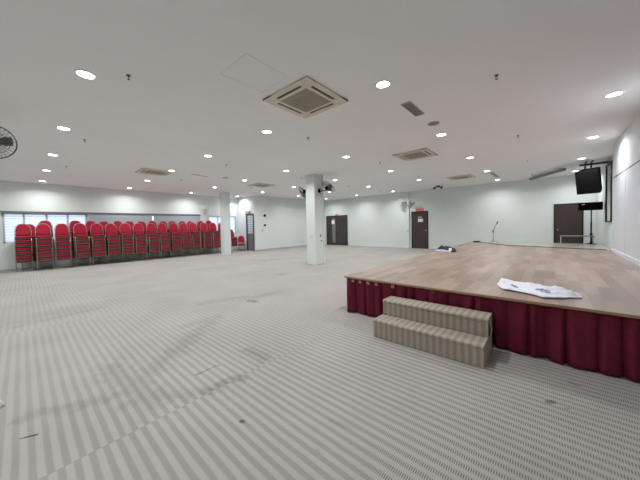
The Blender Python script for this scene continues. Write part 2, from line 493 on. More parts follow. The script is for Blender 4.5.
# columns
def column(name, x0, y0, x1, y1, label):
    return struct(name, MB().box((x0, y0, 0), (x1, y1, C), .006, 1), M['wall'], label, 'column')
column('trim_1', -7.19, 7.41, -6.728, 7.95, 'square white column standing free in the hall')
column('trim_2', -13.95, 7.41, -13.55, 7.81, 'square white column in front of the chairs by the far window')
column('trim_3', -7.13, -.95, -6.728, -.55, 'square white column beyond the left edge of the view')
struct('trim_4', MB().box((-6.66, YB - .10, 0), (-6.52, YB, C)), M['wall'], 'thin white pilaster beside the single door with the exit sign', 'pilaster')
struct('trim_5', MB().box((-6.728, 7.86, 0), (-6.70, 7.90, C)), M['white'], 'white cable trunking down the side of the free column', 'trunking')

# doors
def door_frame(x0, x1, z, name, label):
    f = MB(); t = .055
    f.box((x0, YB - .03, 0), (x0 + t, YB + .02, z)); f.box((x1 - t, YB - .03, 0), (x1, YB + .02, z)); f.box((x0 + t, YB - .03, z - t), (x1 - t, YB + .02, z))
    r = f.out(name, M['door_frame']); return tag(r, label, 'door', kind='structure')
def lever(parent, x, z, y=YB - .02, s=1):
    h = MB()
    h.lathe([(0, 0), (.03, 0), (.03, .012), (0, .012)], 14, Matrix.Translation((x, y, z)) @ Matrix.Rotation(PI / 2, 4, 'X'))
    h.tube([(x, y - .01, z), (x, y - .05, z), (x + .02 * s, y - .055, z), (x + .12 * s, y - .055, z)], .009)
    return h.out('handle', M['chrome'], parent)
d1 = door_frame(-6.40, -5.39, 2.255, 'door_1', 'single dark brown door under the red exit sign')
MB().box((-6.345, YB - .018, .005), (-5.445, YB + .02, 2.2), .003, 1).out('door_leaf', M['door'], d1)
lever(d1, -5.52, 1.1, s=-1)
d2 = door_frame(-13.24, -11.22, 2.26, 'door_2', 'double dark brown door seen beside the free column')
for i, (a, b) in enumerate(((-13.185, -12.235), (-12.225, -11.275))):
    lf = MB().box((a, YB - .018, .005), (b, YB + .02, 2.205), .003, 1).out('door_leaf', M['door'], d2)
    if i == 0:
        MB().box((a + .52, YB - .022, .18), (b - .12, YB - .015, 2.05)).out('glass_panel', M['glass_grey'], lf)
    else:
        MB().box((a + .10, YB - .022, .12), (b - .10, YB - .015, 2.08)).out('glass_panel', M['door_glass'], lf)
    lever(lf, -12.31 if i == 0 else -12.15, 1.12, s=-1 if i == 0 else 1)
d3 = door_frame(.165, 1.12, 2.25, 'door_3', 'brown door behind the stage at the right')
MB().box((.22, YB - .018, .005), (1.065, YB + .02, 2.195), .003, 1).out('door_leaf', M['door'], d3)
MB().lathe([(0, 0), (.035, 0), (.035, .01), (.018, .012), (.018, .04), (.034, .055), (.03, .08), (0, .085)], 16,
           Matrix.Translation((.295, YB - .018, 1.09)) @ Matrix.Rotation(PI / 2, 4, 'X')).out('handle', M['chrome'], d3)
# louvred door on the end of the partition
d4 = MB()
for a, b in ((-14.70, -14.64), (-13.93, -13.87)): d4.box((a, YP - .04, 0), (b, YP, 2.36))
d4.box((-14.64, YP - .04, 2.30), (-13.93, YP, 2.36))
d4 = tag(d4.out('door_4', M['dark_grey']), 'narrow louvred door in the far left corner', 'door', kind='structure')
MB().box((-14.64, YP - .015, .02), (-13.93, YP, 1.1)).out('lower_panel', M['glass_grey'], d4)
MB().box((-14.64, YP - .012, 1.1), (-13.93, YP, 2.3)).out('glass_panel', mat('pale_glass', (.45, .5, .6), .2), d4)
lb = MB()
for i in range(8): lb.box((-14.60, YP - .028, 1.17 + .14 * i), (-13.96, YP - .012, 1.21 + .14 * i))
lb.out('louvre_bars', M['white'], d4)
MB().box((-14.64, YP - .03, .02), (-14.54, YP - .012, 2.3)).out('dark_stile', M['dark_grey'], d4)
tag(MB().box((-14.72, YP - .10, 2.37), (-14.25, YP, 2.56), .01, 1).out('wall_box', M['grey_light']), 'small grey box above the narrow louvred door', 'box')

# ------------------------------------------------------------------ stage
stg = thing('stage', 'low wooden stage with burgundy skirt along the right wall', 'stage', (XS, YF, 0))
def S(x, y, z): return (x - XS, y - YF, z)
dk = MB()
TH = .034
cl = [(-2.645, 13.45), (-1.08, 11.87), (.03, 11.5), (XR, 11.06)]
dk.prism([S(XS, YF, ST - TH), S(XR - .001, YF, ST - TH), S(XR - .001, YPAN, ST - TH)] + [S(x, y, ST - TH) for x, y in cl[::-1]] + [S(XS, 13.45, ST - TH)], (0, 0, TH))
dk.out('deck', M['stage_wood'], stg)
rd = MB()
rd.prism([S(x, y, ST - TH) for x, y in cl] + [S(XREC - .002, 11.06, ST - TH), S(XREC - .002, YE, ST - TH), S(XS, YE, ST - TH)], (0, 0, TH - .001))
rd.out('rear_deck', M['grey_deck'], stg)['label'] = 'grey strip at the rear of the stage floor'  # greyer, glossier deck area behind the slanted cable line
ed = MB()
ed.box(S(XS - .022, YF - .022, ST - .027), S(XR - .002, YF, ST + .003), .003, 1)
ed.box(S(XS - .022, YF, ST - .027), S(XS, YE, ST + .003), .003, 1)
ed.out('edge_trim', M['edge_wood'], stg)
fr = MB()
fr.box(S(XS + .12, YF + .14, 0), S(XR - .05, YF + .17, ST - TH)); fr.box(S(XS + .12, YF + .17, 0), S(XS + .15, YE - .05, ST - TH))
fr.box(S(XS + .12, YE - .08, 0), S(XREC - .05, YE - .05, ST - TH))
fr.out('base_frame', M['ply'], stg)
def skirt(p0, p1, nrm, seed, front, name='skirt'):
    p0, p1, nrm = Vector(p0), Vector(p1), Vector(nrm); L = (p1 - p0).length; d = (p1 - p0) / L
    n = int(L / .009); rows = []
    ztop = ST - .028; nz = 12
    for j in range(nz + 1):
        v = j / nz; row = []
        for i in range(n + 1):
            u = i / n * L
            a = noise.noise(Vector((u * 1.3, seed, 0))) * 3.2
            ph = 2 * PI * (u + .030 * math.sin(u * 9.1 + seed) + .022 * math.sin(u * 23.7 + 2 * seed)) / .175 + a * .9 + .35 * v * math.sin(u * 13 + seed)
            k = 1.15 * abs(math.sin(ph / 2)) ** .62 - .72 + math.sin(ph * 1.41 + a) * .16 * v + math.sin(ph * .37 + 1.3) * .2
            pin = math.sin(2 * PI * u / .62 + seed)
            amp = (.032 + .044 * v ** .7) * (1 + 1.1 * noise.noise(Vector((u * 4.3, seed + 5, v * .6))))
            off = amp * k + (.05 * v * u / L if front else 0) + .02 * v * noise.noise(Vector((u * .8, v * 1.5, seed + 9))) + .006 * math.sin(v * 4 + ph * .5)
            hem = .012 + .012 * noise.noise(Vector((u * 3.0, seed + 3, 1)))
            z = ztop + (max(hem, .002) - ztop) * v
            row.append(p0 + d * u + nrm * (off - .004) + Vector((0, 0, z)))
        rows.append(row)
    b = MB(); b.grid(rows)
    o = b.out(name, M['skirt'], stg)
    sm = o.modifiers.new('cloth_thickness', 'SOLIDIFY'); sm.thickness = .003; sm.offset = -1
    return o
skirt(S(XS + .012, YF + .010, 0), S(XR - .01, YF + .010, 0), (0, -1, 0), 2.0, True)
skirt(S(XS + .010, YE - .05, 0), S(XS + .010, YF + .012, 0), (-1, 0, 0), 6.0, False)
for u in (.13, .27, .42, .57, .85):
    MB().box(S(XS + u, YF - .020, ST - .085), S(XS + u + .05, YF - .012, ST - .04)).out('velcro_tab', M['velcro'], stg)['label'] = 'pale pink fastening tab'

# carpeted steps
stp = thing('stage_steps', 'two carpeted steps against the front of the stage', 'steps', (-1.77, 3.073, 0))
W_ = 1.27
def step_block(y0, y1, h, nose, bulge=0):
    b = MB()
    nx = 26
    prof = [(y0, 0), (y0, h - .045), (y0 - nose, h - .035), (y0 - nose, h - .012), (y0 - nose + .012, h), (y0 + .08, h + .001), (y1, h), (y1, 0)]
    rows = []
    for i in range(nx + 1):
        x = W_ * i / nx
        rows.append([(x, y + .003 * noise.noise(Vector((x * 5, y * 9, z * 9))) - (bulge * math.exp(-((x - W_) / .06) ** 2) * math.sin(PI * min(1, z / h)) if j in (1, 2) else 0),
                      z + (.004 * noise.noise(Vector((x * 4, y * 7, 3))) if z > .05 else 0)) for j, (y, z) in enumerate(prof)])
    V = b.grid(rows, smooth=False, close=True)
    b.bm.faces.new(V[0]); b.bm.faces.new(V[-1][::-1])
    return b
step_block(0, .285, .228, .006).out('lower_step', M['step_carpet'], stp)
step_block(.275, .530, .434, .012).out('upper_step', M['step_carpet'], stp)
fl = MB()
V = []
for j in range(7):
    v = j / 6; z = .23 + .16 * v
    V.append([(W_ + .001 + (.036 * math.sin(PI * (v * .8 + .1)) * (1 - .5 * u)), .29 + .12 * u, z) for u in (0, .25, .5, .75, 1)])
fl.grid(V)
fo = fl.out('carpet_flap', M['step_carpet'], stp)
q = fo.modifiers.new('pile_thickness', 'SOLIDIFY'); q.thickness = .006
fo['label'] = 'loose edge of carpet bulging out of the step side'

# ------------------------------------------------------------------ downlights (regular grid)
LX = [-4.43 + 2.611 * i for i in range(-4, 3)]
LY = [.61 + 2.835 * j for j in range(-1, 6)]
ROWN = {-1: 'row behind the camera', 0: 'row nearest the camera', 1: 'second row from the camera', 2: 'third row from the camera',
        3: 'fourth row from the camera', 4: 'fifth row from the camera', 5: 'last row along the far wall'}
base = None
for j, y in zip(range(-1, 6), LY):
    n = 0
    for i, x in zip(range(-4, 3), LX):
        if x < XP + .3 and y > YP - .05: continue
        if i == 2 and j < 2: continue      # none over the near end beside the panelled wall
        if (i, j) == (0, 5): continue      # an emergency spotlight sits here instead
        x, y_ = {(1, 1): (-1.772, 3.445), (2, 2): (.772, 6.26)}.get((i, j), (x, y))
        lab = 'lit round downlight, %s from the %s in the %s' % (ORD[n], 'partition' if j > 3 else 'window wall', ROWN[j]); n += 1
        if base is None:
            base = thing('ceiling_downlight', lab, 'ceiling light', (x, y_, C), group='round ceiling downlights')
            MB().lathe([(.086, -.003), (.092, -.012), (.108, -.010), (.114, -.001), (.114, 0), (.086, 0), (.086, -.003)], 28).out('trim_ring', M['white'], base)
            la = bpy.data.lights.new('downlight_beam', 'AREA'); la.shape = 'DISK'; la.size = .17; la.energy = LAMP_W
            la.color = LAMP_COL; la.spread = math.radians(150)
            lo = bpy.data.objects.new('beam', la); COL.objects.link(lo); lo.parent = base; lo.location = (0, 0, -.006)
            MB().lathe([(0, -.004), (.087, -.004), (.087, 0), (0, 0)], 28).out('diffuser', M['lamp'], base)
        else:
            dup(base, (x, y_, C), None, lab)

# ------------------------------------------------------------------ ceiling fittings
cas = None
for (x, y, lab) in ((-2.88, 3.02, 'cream ceiling air conditioner cassette nearest the camera'),
                    (-2.90, 7.55, 'cream ceiling air conditioner cassette in the middle, left of the stage'),
                    (-2.88, 12.65, 'cream ceiling air conditioner cassette near the far wall by the emergency lamp'),
                    (-10.25, 3.12, 'cream ceiling air conditioner cassette over the floor before the chairs'),
                    (-10.22, 7.56, 'cream ceiling air conditioner cassette between the two columns')):
    if cas is None:
        cas = thing('ceiling_cassette', lab, 'air conditioner', (x, y, C), group='ceiling cassette units')
        p = MB(); h = .475; g_ = .285
        # frame ring with four air slots: built from bars
        for k in range(4):
            R4 = Matrix.Rotation(k * PI / 2, 4, 'Z')
            for lo, hi in (((-h, g_, -.028), (h, .335, 0)), ((-h, .385, -.026), (h, h, 0)), ((-h, .335, -.026), (-.26, .385, 0)), ((.26, .335, -.026), (h, .385, 0))):
                b0 = len(p.bm.verts)
                p.box(lo, hi)
                for v in list(p.bm.verts)[b0:]: v.co = R4 @ v.co
        p.out('panel_frame', M['cream'], cas)
        s_ = MB()
        for k in range(4):
            R4 = Matrix.Rotation(k * PI / 2, 4, 'Z'); b0 = len(s_.bm.verts)
            s_.box((-.262, .333, -.012), (.262, .387, -.001))
            for v in list(s_.bm.verts)[b0:]: v.co = R4 @ v.co
        s_.out('air_slots', M['slot_dark'], cas)
        gr = MB()
        gr.box((-g_, -g_, -.022), (g_, g_, -.002))
        ip = gr.out('intake_panel', M['cream_dark'], cas)
        gb = MB()
        for k in range(11): gb.box((-.275, -.27 + k * .054 - .006, -.030), (.275, -.27 + k * .054 + .012, -.022))
        gb.out('intake_grille', mat('cassette_bars', (.42, .385, .31), .6), ip)
    else:
        dup(cas, (x, y, C), None, lab)

# sprinklers
sp0 = None
for iy, y in enumerate((.98, 4.31, 7.62, 10.96, 14.19)):
    for ix, x in enumerate((-.54, -4.07, -7.61, -11.12)):
        if (ix, iy) == (0, 0): continue
        lab = 'dark ceiling sprinkler, %s from the panelled wall in the %s sprinkler row from the camera' % (ORD[ix], ORD[iy])
        if sp0 is None:
            sp0 = thing('ceiling_sprinkler', lab, 'sprinkler', (x, y, C), group='ceiling sprinkler heads')
            MB().lathe([(0, 0), (.026, 0), (.025, -.006), (.012, -.010), (.010, -.024), (0, -.024)], 16).out('rosette', M['sprinkler'], sp0)
            f = MB(); f.tube([(.009, 0, -.020), (.013, 0, -.036), (.003, 0, -.052)], .0028, 6); f.tube([(-.009, 0, -.020), (-.013, 0, -.036), (-.003, 0, -.052)], .0028, 6)
            f.lathe([(0, -.050), (.016, -.052), (.016, -.055), (0, -.055)], 12)
            f.out('frame_and_deflector', M['sprinkler'], sp0)
        else: dup(sp0, (x, y, C), None, lab)

v = thing('ceiling_vent', 'grey rectangular air grille behind the nearest cassette', 'vent', (-1.773, 4.54, C))
MB().box((-.085, -.33, -.012), (.085, .33, 0), .003, 1).out('vent_frame', M['grey_light'], v)
b = MB()
for k in range(9): b.box((-.064 + k * .016 - .005, -.30, -.018), (-.064 + k * .016 + .005, .30, -.012))
b.out('vent_blades', M['grey_vent'], v)
sp1 = None
for (x, y, lab) in ((-1.73, 5.465, 'flush round grey ceiling speaker beside the air grille'), (-9.63, 5.40, 'flush round grey ceiling speaker over the middle of the left floor')):
    if sp1 is None:
        sp1 = thing('ceiling_speaker', lab, 'ceiling speaker', (x, y, C))
        MB().lathe([(.10, 0), (.115, -.004), (.115, -.010), (.10, -.012), (.097, -.008), (.097, 0)], 24).out('speaker_rim', M['grey_light'], sp1)
        MB().lathe([(0, -.012), (.06, -.012), (.098, -.008), (.098, 0), (0, 0)], 24).out('speaker_grille', M['grey_vent'], sp1)
    else: dup(sp1, (x, y, C), None, lab)
ap = [(-3.19, 1.757), (-2.60, 1.763), (-2.616, 2.392), (-3.177, 2.411)]
b = MB(); cx_ = -2.897; cy2 = 2.08
for k in range(4):
    a, c = Vector((*ap[k], C - .001)), Vector((*ap[(k + 1) % 4], C - .002)); b.tube([a, c], .0022, 4)
acc = thing('access_panel', 'faint square ceiling access panel beside the nearest cassette', 'access panel', (cx_, cy2, C))
MB().box((-.29, -.31, -.001), (.29, .31, 0)).out('hatch', M['ceiling'], acc)
o = b.out('hatch_seam', mat('seam_grey', (.72, .72, .71), .9)); o.parent = acc; o.location = (-cx_, -cy2, -C)
def slot(x0, y0, x1, y1, w_, lab):
    d = Vector((x1 - x0, y1 - y0, 0)); L = d.length; t = thing('slot_diffuser', lab, 'vent', ((x0 + x1) / 2, (y0 + y1) / 2, C), math.atan2(d.y, d.x))
    MB().box((-L / 2, -w_, -.010), (L / 2, w_, 0), .002, 1).out('slot_frame', M['grey_light'], t)
    MB().box((-L / 2 + .02, -w_ * .45, -.013), (L / 2 - .02, w_ * .45, -.010)).out('slot_opening', M['grey_vent'], t)
slot(-9.79, 4.15, -9.91, 4.82, .03, 'thin grey slot in the ceiling over the floor before the chairs')
slot(-1.74, 12.45, -1.70, 13.9, .07, 'long grey ceiling slot between two downlights over the rear of the stage')
t = thing('ceiling_batten', 'long slim grey fitting hanging under the ceiling above the stage door', 'light fitting', (-.1, 14.2, C))
t.rotation_euler[2] = math.atan2(13.35 - 15.15, .42 - (-.62))
MB().box((-1.05, -.06, -.14), (1.05, .06, -.05), .012, 2).out('batten_body', M['grey_vent'], t)
for x in (-.8, .8): MB().box((x - .02, -.02, -.06), (x + .02, .02, 0)).out('mounting_bracket', M['grey_light'], t)
t = thing('emergency_spotlight', 'dark twin-head emergency spotlight under the ceiling near the far wall', 'spotlight', (-4.40, 14.55, C))
MB().box((-.09, -.05, -.10), (.09, .05, 0), .01, 2).out('battery_box', M['dark_grey'], t)
for s in (-1, 1):
    b = MB(); b.tube([(s * .06, 0, -.08), (s * .15, -.02, -.11)], .012)
    b.lathe([(0, .05), (.035, .045), (.065, 0), (.07, -.015), (0, -.015)], 16, Matrix.Translation((s * .17, -.04, -.12)) @ Matrix.Rotation(PI / 2 * .9, 4, 'X') )
    b.out('lamp_head', M['dark_grey'], t)

# ------------------------------------------------------------------ fans
def fan(name, label, base_pt, arm, head, nrm, r, mats, wallnrm):
    """wall fan: bracket at base_pt, motor head at `head`, cage disc facing nrm"""
    t = thing(name, label, 'fan', base_pt)
    B = Vector(base_pt); H_ = Vector(head) - B; n = Vector(nrm).normalized(); wn = Vector(wallnrm)
    q = n.to_track_quat('Z', 'Y').to_matrix().to_4x4()
    qb = wn.to_track_quat('Z', 'Y').to_matrix().to_4x4()
    b = MB(); b.box((-.05, -.08, 0), (.05, .08, .05), .008, 2)
    for v_ in b.bm.verts: v_.co = qb @ v_.co
    b.out('wall_bracket', mats[0], t)
    b = MB(); b.tube([wn * .03, wn * .10 + Vector((0, 0, -.02)), H_ - n * .12 + Vector((0, 0, -.05)), H_ - n * .09], .017)
    b.out('arm', mats[0], t)
    T = Matrix.Translation(H_) @ q
    b = MB(); b.lathe([(0, -.15), (.05, -.145), (.075, -.11), (.075, -.03), (.05, -.02), (0, -.02)], 18, T); b.out('motor', mats[0], t)
    bl = MB()
    for k in range(3):
        a0 = 2 * PI * k / 3 + .3; rows = []
        for ir in range(6):
            rr = .04 + (r * .86 - .04) * ir / 5; wd = .55 + .35 * math.sin(PI * min(1, ir / 5 + .15))
            rows.append([T @ Vector((rr * math.cos(a0 + wd * (u - .5) * 1.3), rr * math.sin(a0 + wd * (u - .5) * 1.3), .02 + .045 * (u - .5))) for u in (0, .25, .5, .75, 1)])
        bl.grid(rows)
    bl.lathe([(0, .05), (.035, .045), (.045, 0), (0, 0)], 16, T)
    o = bl.out('blades', mats[2], t)
    o.modifiers.new('blade_thickness', 'SOLIDIFY').thickness = .003
    c = MB()
    def ring(rad, z, rr): c.tube([T @ Vector((rad * math.cos(a), rad * math.sin(a), z)) for a in [2 * PI * i / 30 for i in range(30)]], rr, 5, closed=True)
    ring(r, .02, .009); ring(r * .62, .072, .003); ring(r * .62, -.05, .003); ring(.06, .085, .006)
    for k in range(28):
        a = 2 * PI * k / 28; ca, sa = math.cos(a), math.sin(a)
        c.tube([T @ Vector((rr * ca, rr * sa, z)) for rr, z in ((.05, .086), (r * .62, .072), (r, .02), (r * .62, -.05), (.07, -.06))], .0026, 4, caps=False)
    c.out('cage', mats[1], t)
    return t
BK = (M['black'], M['dark_grey'], mat('fan_blade_grey', (.10, .10, .11), .4))
GY = (M['grey_light'], M['grey_vent'], M['grey_light'])
WH = (M['white'], M['grey_light'], M['white'])
fan('wall_fan', 'black caged fan on the right face of the free column', (-6.728, 7.66, 2.86), None, (-6.42, 7.86, 3.0), (.75, -.05, .62), .29, BK, (1, 0, 0))
fan('wall_fan', 'black caged fan on the left side of the free column', (-7.19, 7.62, 2.82), None, (-7.46, 7.55, 2.86), (-.80, -.28, -.45), .26, BK, (-1, 0, 0))
fan('wall_fan', 'black caged fan cut off by the left edge of the view', (-6.90, -.55, 2.85), None, (-6.68, -.245, 2.955), (.9, .35, -.30), .26, BK, (0, 1, 0))
fan('wall_fan', 'grey caged fan on the left of the far thin pilaster', (-6.66, YB - .05, 2.84), None, (-6.90, YB - .34, 2.86), (-.35, -.9, -.12), .24, (M['dark_grey'], M['grey_light'], M['win_frame']), (-1, 0, 0))
fan('wall_fan', 'pale caged fan on the right of the far thin pilaster', (-6.52, YB - .05, 2.82), None, (-6.27, YB - .34, 2.70), (.75, -.6, -.2), .23, GY, (1, 0, 0))
fan('wall_fan', 'white caged fan on the wall above the stacked chairs', (XL, 7.22, 2.62), None, (XL + .34, 7.2, 2.62), (.8, -.5, -.25), .24, WH, (1, 0, 0))

# ------------------------------------------------------------------ stacked banquet chairs
def make_chair(label):
    t = thing('banquet_chair', label, 'chair', (0, 0, 0), 0, 'stacked red banquet chairs')
    LEAN = math.tan(math.radians(15))
    # seat cushion
    MB().box((-.20, -.200, .418), (.212, .200, .480), .022, 3, smooth=True).out('seat', M['red'], t)
    MB().box((-.19, -.190, .345), (.196, .190, .417), .004, 1).out('shade_pan', M['pan'], t)  # dark seat underside filling the stack gap, shade put in as colour
    # arched padded backrest, leaning back
    hw = .195; zb, zt = .53, .955
    def xb(z): return -.175 - (z - .45) * LEAN * .55
    out_ = []
    zs = zb + .16
    for k in range(0, 17):
        a = PI * k / 16
        ex = abs(math.cos(a)) ** .75 * (1 if math.cos(a) > 0 else -1)
        out_.append((hw * ex * (1 - .06 * math.sin(a)), zs + (zt - zs) * math.sin(a) ** .85))
    poly = [(hw * .93, zb)] + out_ + [(-hw * .93, zb)]
    b = MB()
    rings = []
    for sc_, dx in ((.90, -.004), (1, .004), (1, .016), (.93, .030)):
        cz = (zb + zt) / 2
        rings.append([Vector((xb(z) + dx - .008, y * sc_, cz + (z - cz) * sc_)) for y, z in poly])
    V = b.grid(rings, close=True)
    b.bm.faces.new(V[0]); b.bm.faces.new(V[-1])
    b.out('backrest', M['red'], t)
    # tube hoop carrying the backrest
    hp = [(xb(.42) - .004, .213, .42), (xb(zb) - .006, .213, zb)] + [(xb(z) - .010, y * 1.06 + .004 * (1 if y > 0 else -1), z + .008) for y, z in out_] + [(xb(zb) - .006, -.213, zb), (xb(.42) - .004, -.213, .42)]
    MB().tube(hp, .010, 6).out('back_hoop', M['frame'], t)
    f = MB()
    f.tube([(.19, .213, .388), (.19, -.213, .388)], .009, 6); f.tube([(-.165, .213, .395), (-.165, -.213, .395)], .010, 6)
    f.tube([(.17, .19, .385), (-.165, .19, .395)], .010, 6); f.tube([(.17, -.19, .385), (-.165, -.19, .395)], .010, 6)
    f.out('seat_rail', M['frame'], t)
    for s in (1, -1):
        MB().tube([(.17, s * .213, .40), (.225, s * .213, 0)], .0085, 6).out('leg', M['frame'], t)
        MB().tube([(xb(.42) - .004, s * .213, .42), (-.225, s * .213, 0)], .0085, 6).out('leg', M['frame'], t)
    return t
PITCH_ = .143
proto = make_chair('')
used = False
def chair(x, y, z, rz, label):
    global used
    if not used:
        proto.location = (x, y, z); proto.rotation_euler[2] = rz; proto['label'] = label; used = True; return proto
    return dup(proto, (x, y, z), rz, label)
FRONT = [.04, .58, 1.107, 1.687, 2.225, 2.744, 3.272, 3.795, 4.352, 4.852, 5.407, 5.919, 6.431, 7.06, 7.60, 8.12]
REAR = [.20, .66, 1.60, 2.12, 2.56, 3.08, 3.57, 4.08, 4.57, 5.05, 5.55, 6.07, 6.52, 7.08, 7.62]
def lvl(k, n):
    return 'topmost' if k == n - 1 else 'bottom' if k == 0 else '%s from the floor' % ORD[k]
for si, y in enumerate(FRONT):
    n = 7; x = -14.98 - (.22 if si == 0 else 0); rz = random.uniform(-.04, .04)
    for k in range(n):
        chair(x + random.uniform(-.004, .004), y + random.uniform(-.005, .005), k * PITCH_, rz + random.uniform(-.008, .008),
              'red banquet chair, %s, in the %s front-row stack from the left' % (lvl(k, n), ORD[si]))
for si, y in enumerate(REAR):
    n = 7 if si == 0 else 8; x = -15.49; rz = random.uniform(-.05, .05)
    for k in range(n):
        chair(x + random.uniform(-.003, .003), y + random.uniform(-.005, .005), k * PITCH_, rz,
              'red banquet chair, %s, in the %s rear-row stack from the left' % (lvl(k, n), ORD[si]))
for (x, y, n, rz, lab) in ((-14.95, 8.74, 4, 0, 'short stack right of the far thin column'), (-14.85, 9.28, 1, -.5, 'short row right of the far thin column')):
    for k in range(n):
        chair(x, y, k * PITCH_, rz, ('red chair, %s, in the %s' % (lvl(k, n), lab)) if n > 1 else 'single red banquet chair right of the short stack near the louvred door')

# ------------------------------------------------------------------ sound equipment by the stage
sk = thing('hanging_speaker', 'large black loudspeaker hung from a wall arm above the stage', 'speaker', (1.02, 12.65, 3.07))
b = MB()
poly = [(-.29, -.20), (.29, -.20), (.22, .28), (-.22, .28)]
b.prism([(x, y, -.40) for x, y in poly], (0, 0, .78))
Rm = Matrix.Rotation(-.10, 4, 'Y') @ Matrix.Rotation(.28, 4, 'X') @ Matrix.Rotation(-.35, 4, 'Z')
for v_ in b.bm.verts: v_.co = Rm @ v_.co
ob = b.out('cabinet', M['black'], sk); ob.location = (0, 0, -.25)
bv = ob.modifiers.new('edge', 'BEVEL'); bv.width = .012; bv.segments = 2
b = MB(); b.box((-.275, -.212, -.37), (.275, -.198, .35))
for v_ in b.bm.verts: v_.co = Rm @ v_.co
ob = b.out('grille', M['grille'], sk); ob.location = (0, 0, -.25)
b = MB()
for s in (-.10, .04):
    b.tube([(s, .02, .10), (s, .02, .34), (s + .05, 0, .42)], .022, 8)
b.out('yoke', M['black_metal'], sk)
br_ = thing('speaker_bracket', 'black steel wall frame and arm holding the hanging loudspeaker', 'bracket', (XREC, 12.75, 1.42))
b = MB()
y0, y1, h = -.45, .53, 1.93
for y in (y0, y1): b.box((-.04, y - .02, 0), (0, y + .02, h))
b.box((-.04, y0, 0), (0, y1, .04)); b.box((-.04, y0, h - .04), (0, y1, h))
b.out('wall_frame', M['black_metal'], br_)
b = MB(); b.box((-.72, -.12, h - .01), (-.02, -.07, h + .05)); b.box((-.04, -.40, h - .06), (-.0, .30, h)); b.out('arm', M['black_metal'], br_)

mn = thing('stand_speaker', 'wide black speaker box on top of the pole stand', 'speaker', (1.15, 13.80, 1.86))
mcab = MB().box((-.31, -.17, 0), (.31, .15, .285), .012, 2).out('cabinet', M['black'], mn)
MB().box((-.285, -.178, .02), (.285, -.168, .265)).out('grille', M['grille'], mcab)
MB().box((-.22, -.181, .20), (-.14, -.176, .24)).out('badge', M['grey_light'], mcab)
mn.rotation_euler[2] = -.12
stn = thing('speaker_stand', 'black pole stand with small foot under the wide speaker', 'stand', (1.17, 13.80, ST))
MB().tube([(0, 0, .02), (0, 0, .80)], .026, 10).out('lower_pole', M['black_metal'], stn)
MB().tube([(0, 0, .78), (0, 0, 1.241)], .019, 10).out('upper_pole', M['black_metal'], stn)
MB().lathe([(0, 0), (.15, 0), (.15, .02), (.04, .035), (.035, .09), (0, .09)], 20).out('foot', M['black_metal'], stn)
MB().lathe([(.02, .30), (.04, .30), (.04, .40), (.02, .40)], 12).out('collar', M['black_metal'], stn)

bn = thing('low_bench', 'low grey bench on thin legs in front of the stage door', 'bench', (.78, 13.72, ST))
MB().box((-.46, -.12, .275), (.46, .12, .31), .006, 1).out('bench_top', M['grey_vent'], bn)
for x in (-.43, .43):
    b = MB(); b.tube([(x, -.09, 0), (x, -.09, .28)], .014, 8); b.tube([(x, .09, 0), (x, .09, .28)], .014, 8); b.tube([(x, -.09, .1), (x, .09, .1)], .010, 6)
    b.out('leg_frame', M['grey_light'], bn)

mc = thing('microphone_stand', 'thin dark microphone stand with angled boom on the stage', 'microphone stand', (-1.81, 13.4, ST))
b = MB()
for k in range(3):
    a = 2 * PI * k / 3 + .5; b.tube([(0, 0, .10), (.20 * math.cos(a), .20 * math.sin(a), .012)], .010, 6)
b.out('tripod_legs', M['grey_vent'], mc)
MB().tube([(0, 0, .03), (.01, 0, .47)], .014, 8).out('pole', M['grey_vent'], mc)
MB().lathe([(0, .44), (.026, .44), (.026, .52), (0, .52)], 10).out('clutch', M['black_metal'], mc)
MB().tube([(.01, 0, .50), (.07, -.02, .70), (.13, -.04, .80)], .010, 8).out('boom', M['dark_grey'], mc)
MB().tube([(.13, -.04, .79), (.15, -.05, .84), (.175, -.06, .90)], [.016, .02, .024], 8).out('microphone', M['black'], mc)

ps = thing('power_strip', 'small black box lying at the far left corner of the stage', 'power strip', (-2.42, 13.35, ST))
MB().box((-.13, -.05, 0), (.13, .05, .055), .008, 2).out('housing', M['black'], ps)
MB().box((-.10, -.03, .055), (.10, .03, .060)).out('sockets', M['dark_grey'], ps)
cpts = [(-2.30, 13.33), (-1.95, 12.9), (-1.55, 12.3), (-1.08, 11.87), (-.5, 11.68), (.03, 11.5), (.6, 11.28), (1.1, 11.12), (1.262, 11.07)]
tag(MB().tube([(x, y, ST + .010) for x, y in cpts], .010, 6).out('floor_cable', M['black']), 'thin black cable running across the rear of the stage', 'cable')
tag(MB().tube([(-2.56, 13.34, ST + .008), (-2.60, 12.6, ST + .008), (-2.57, 11.8, ST + .008), (-2.6, 11.0, ST + .008)], .008, 6).out('floor_cable', M['grey_vent']), 'grey cable along the left stage edge leading to the small black box', 'cable')

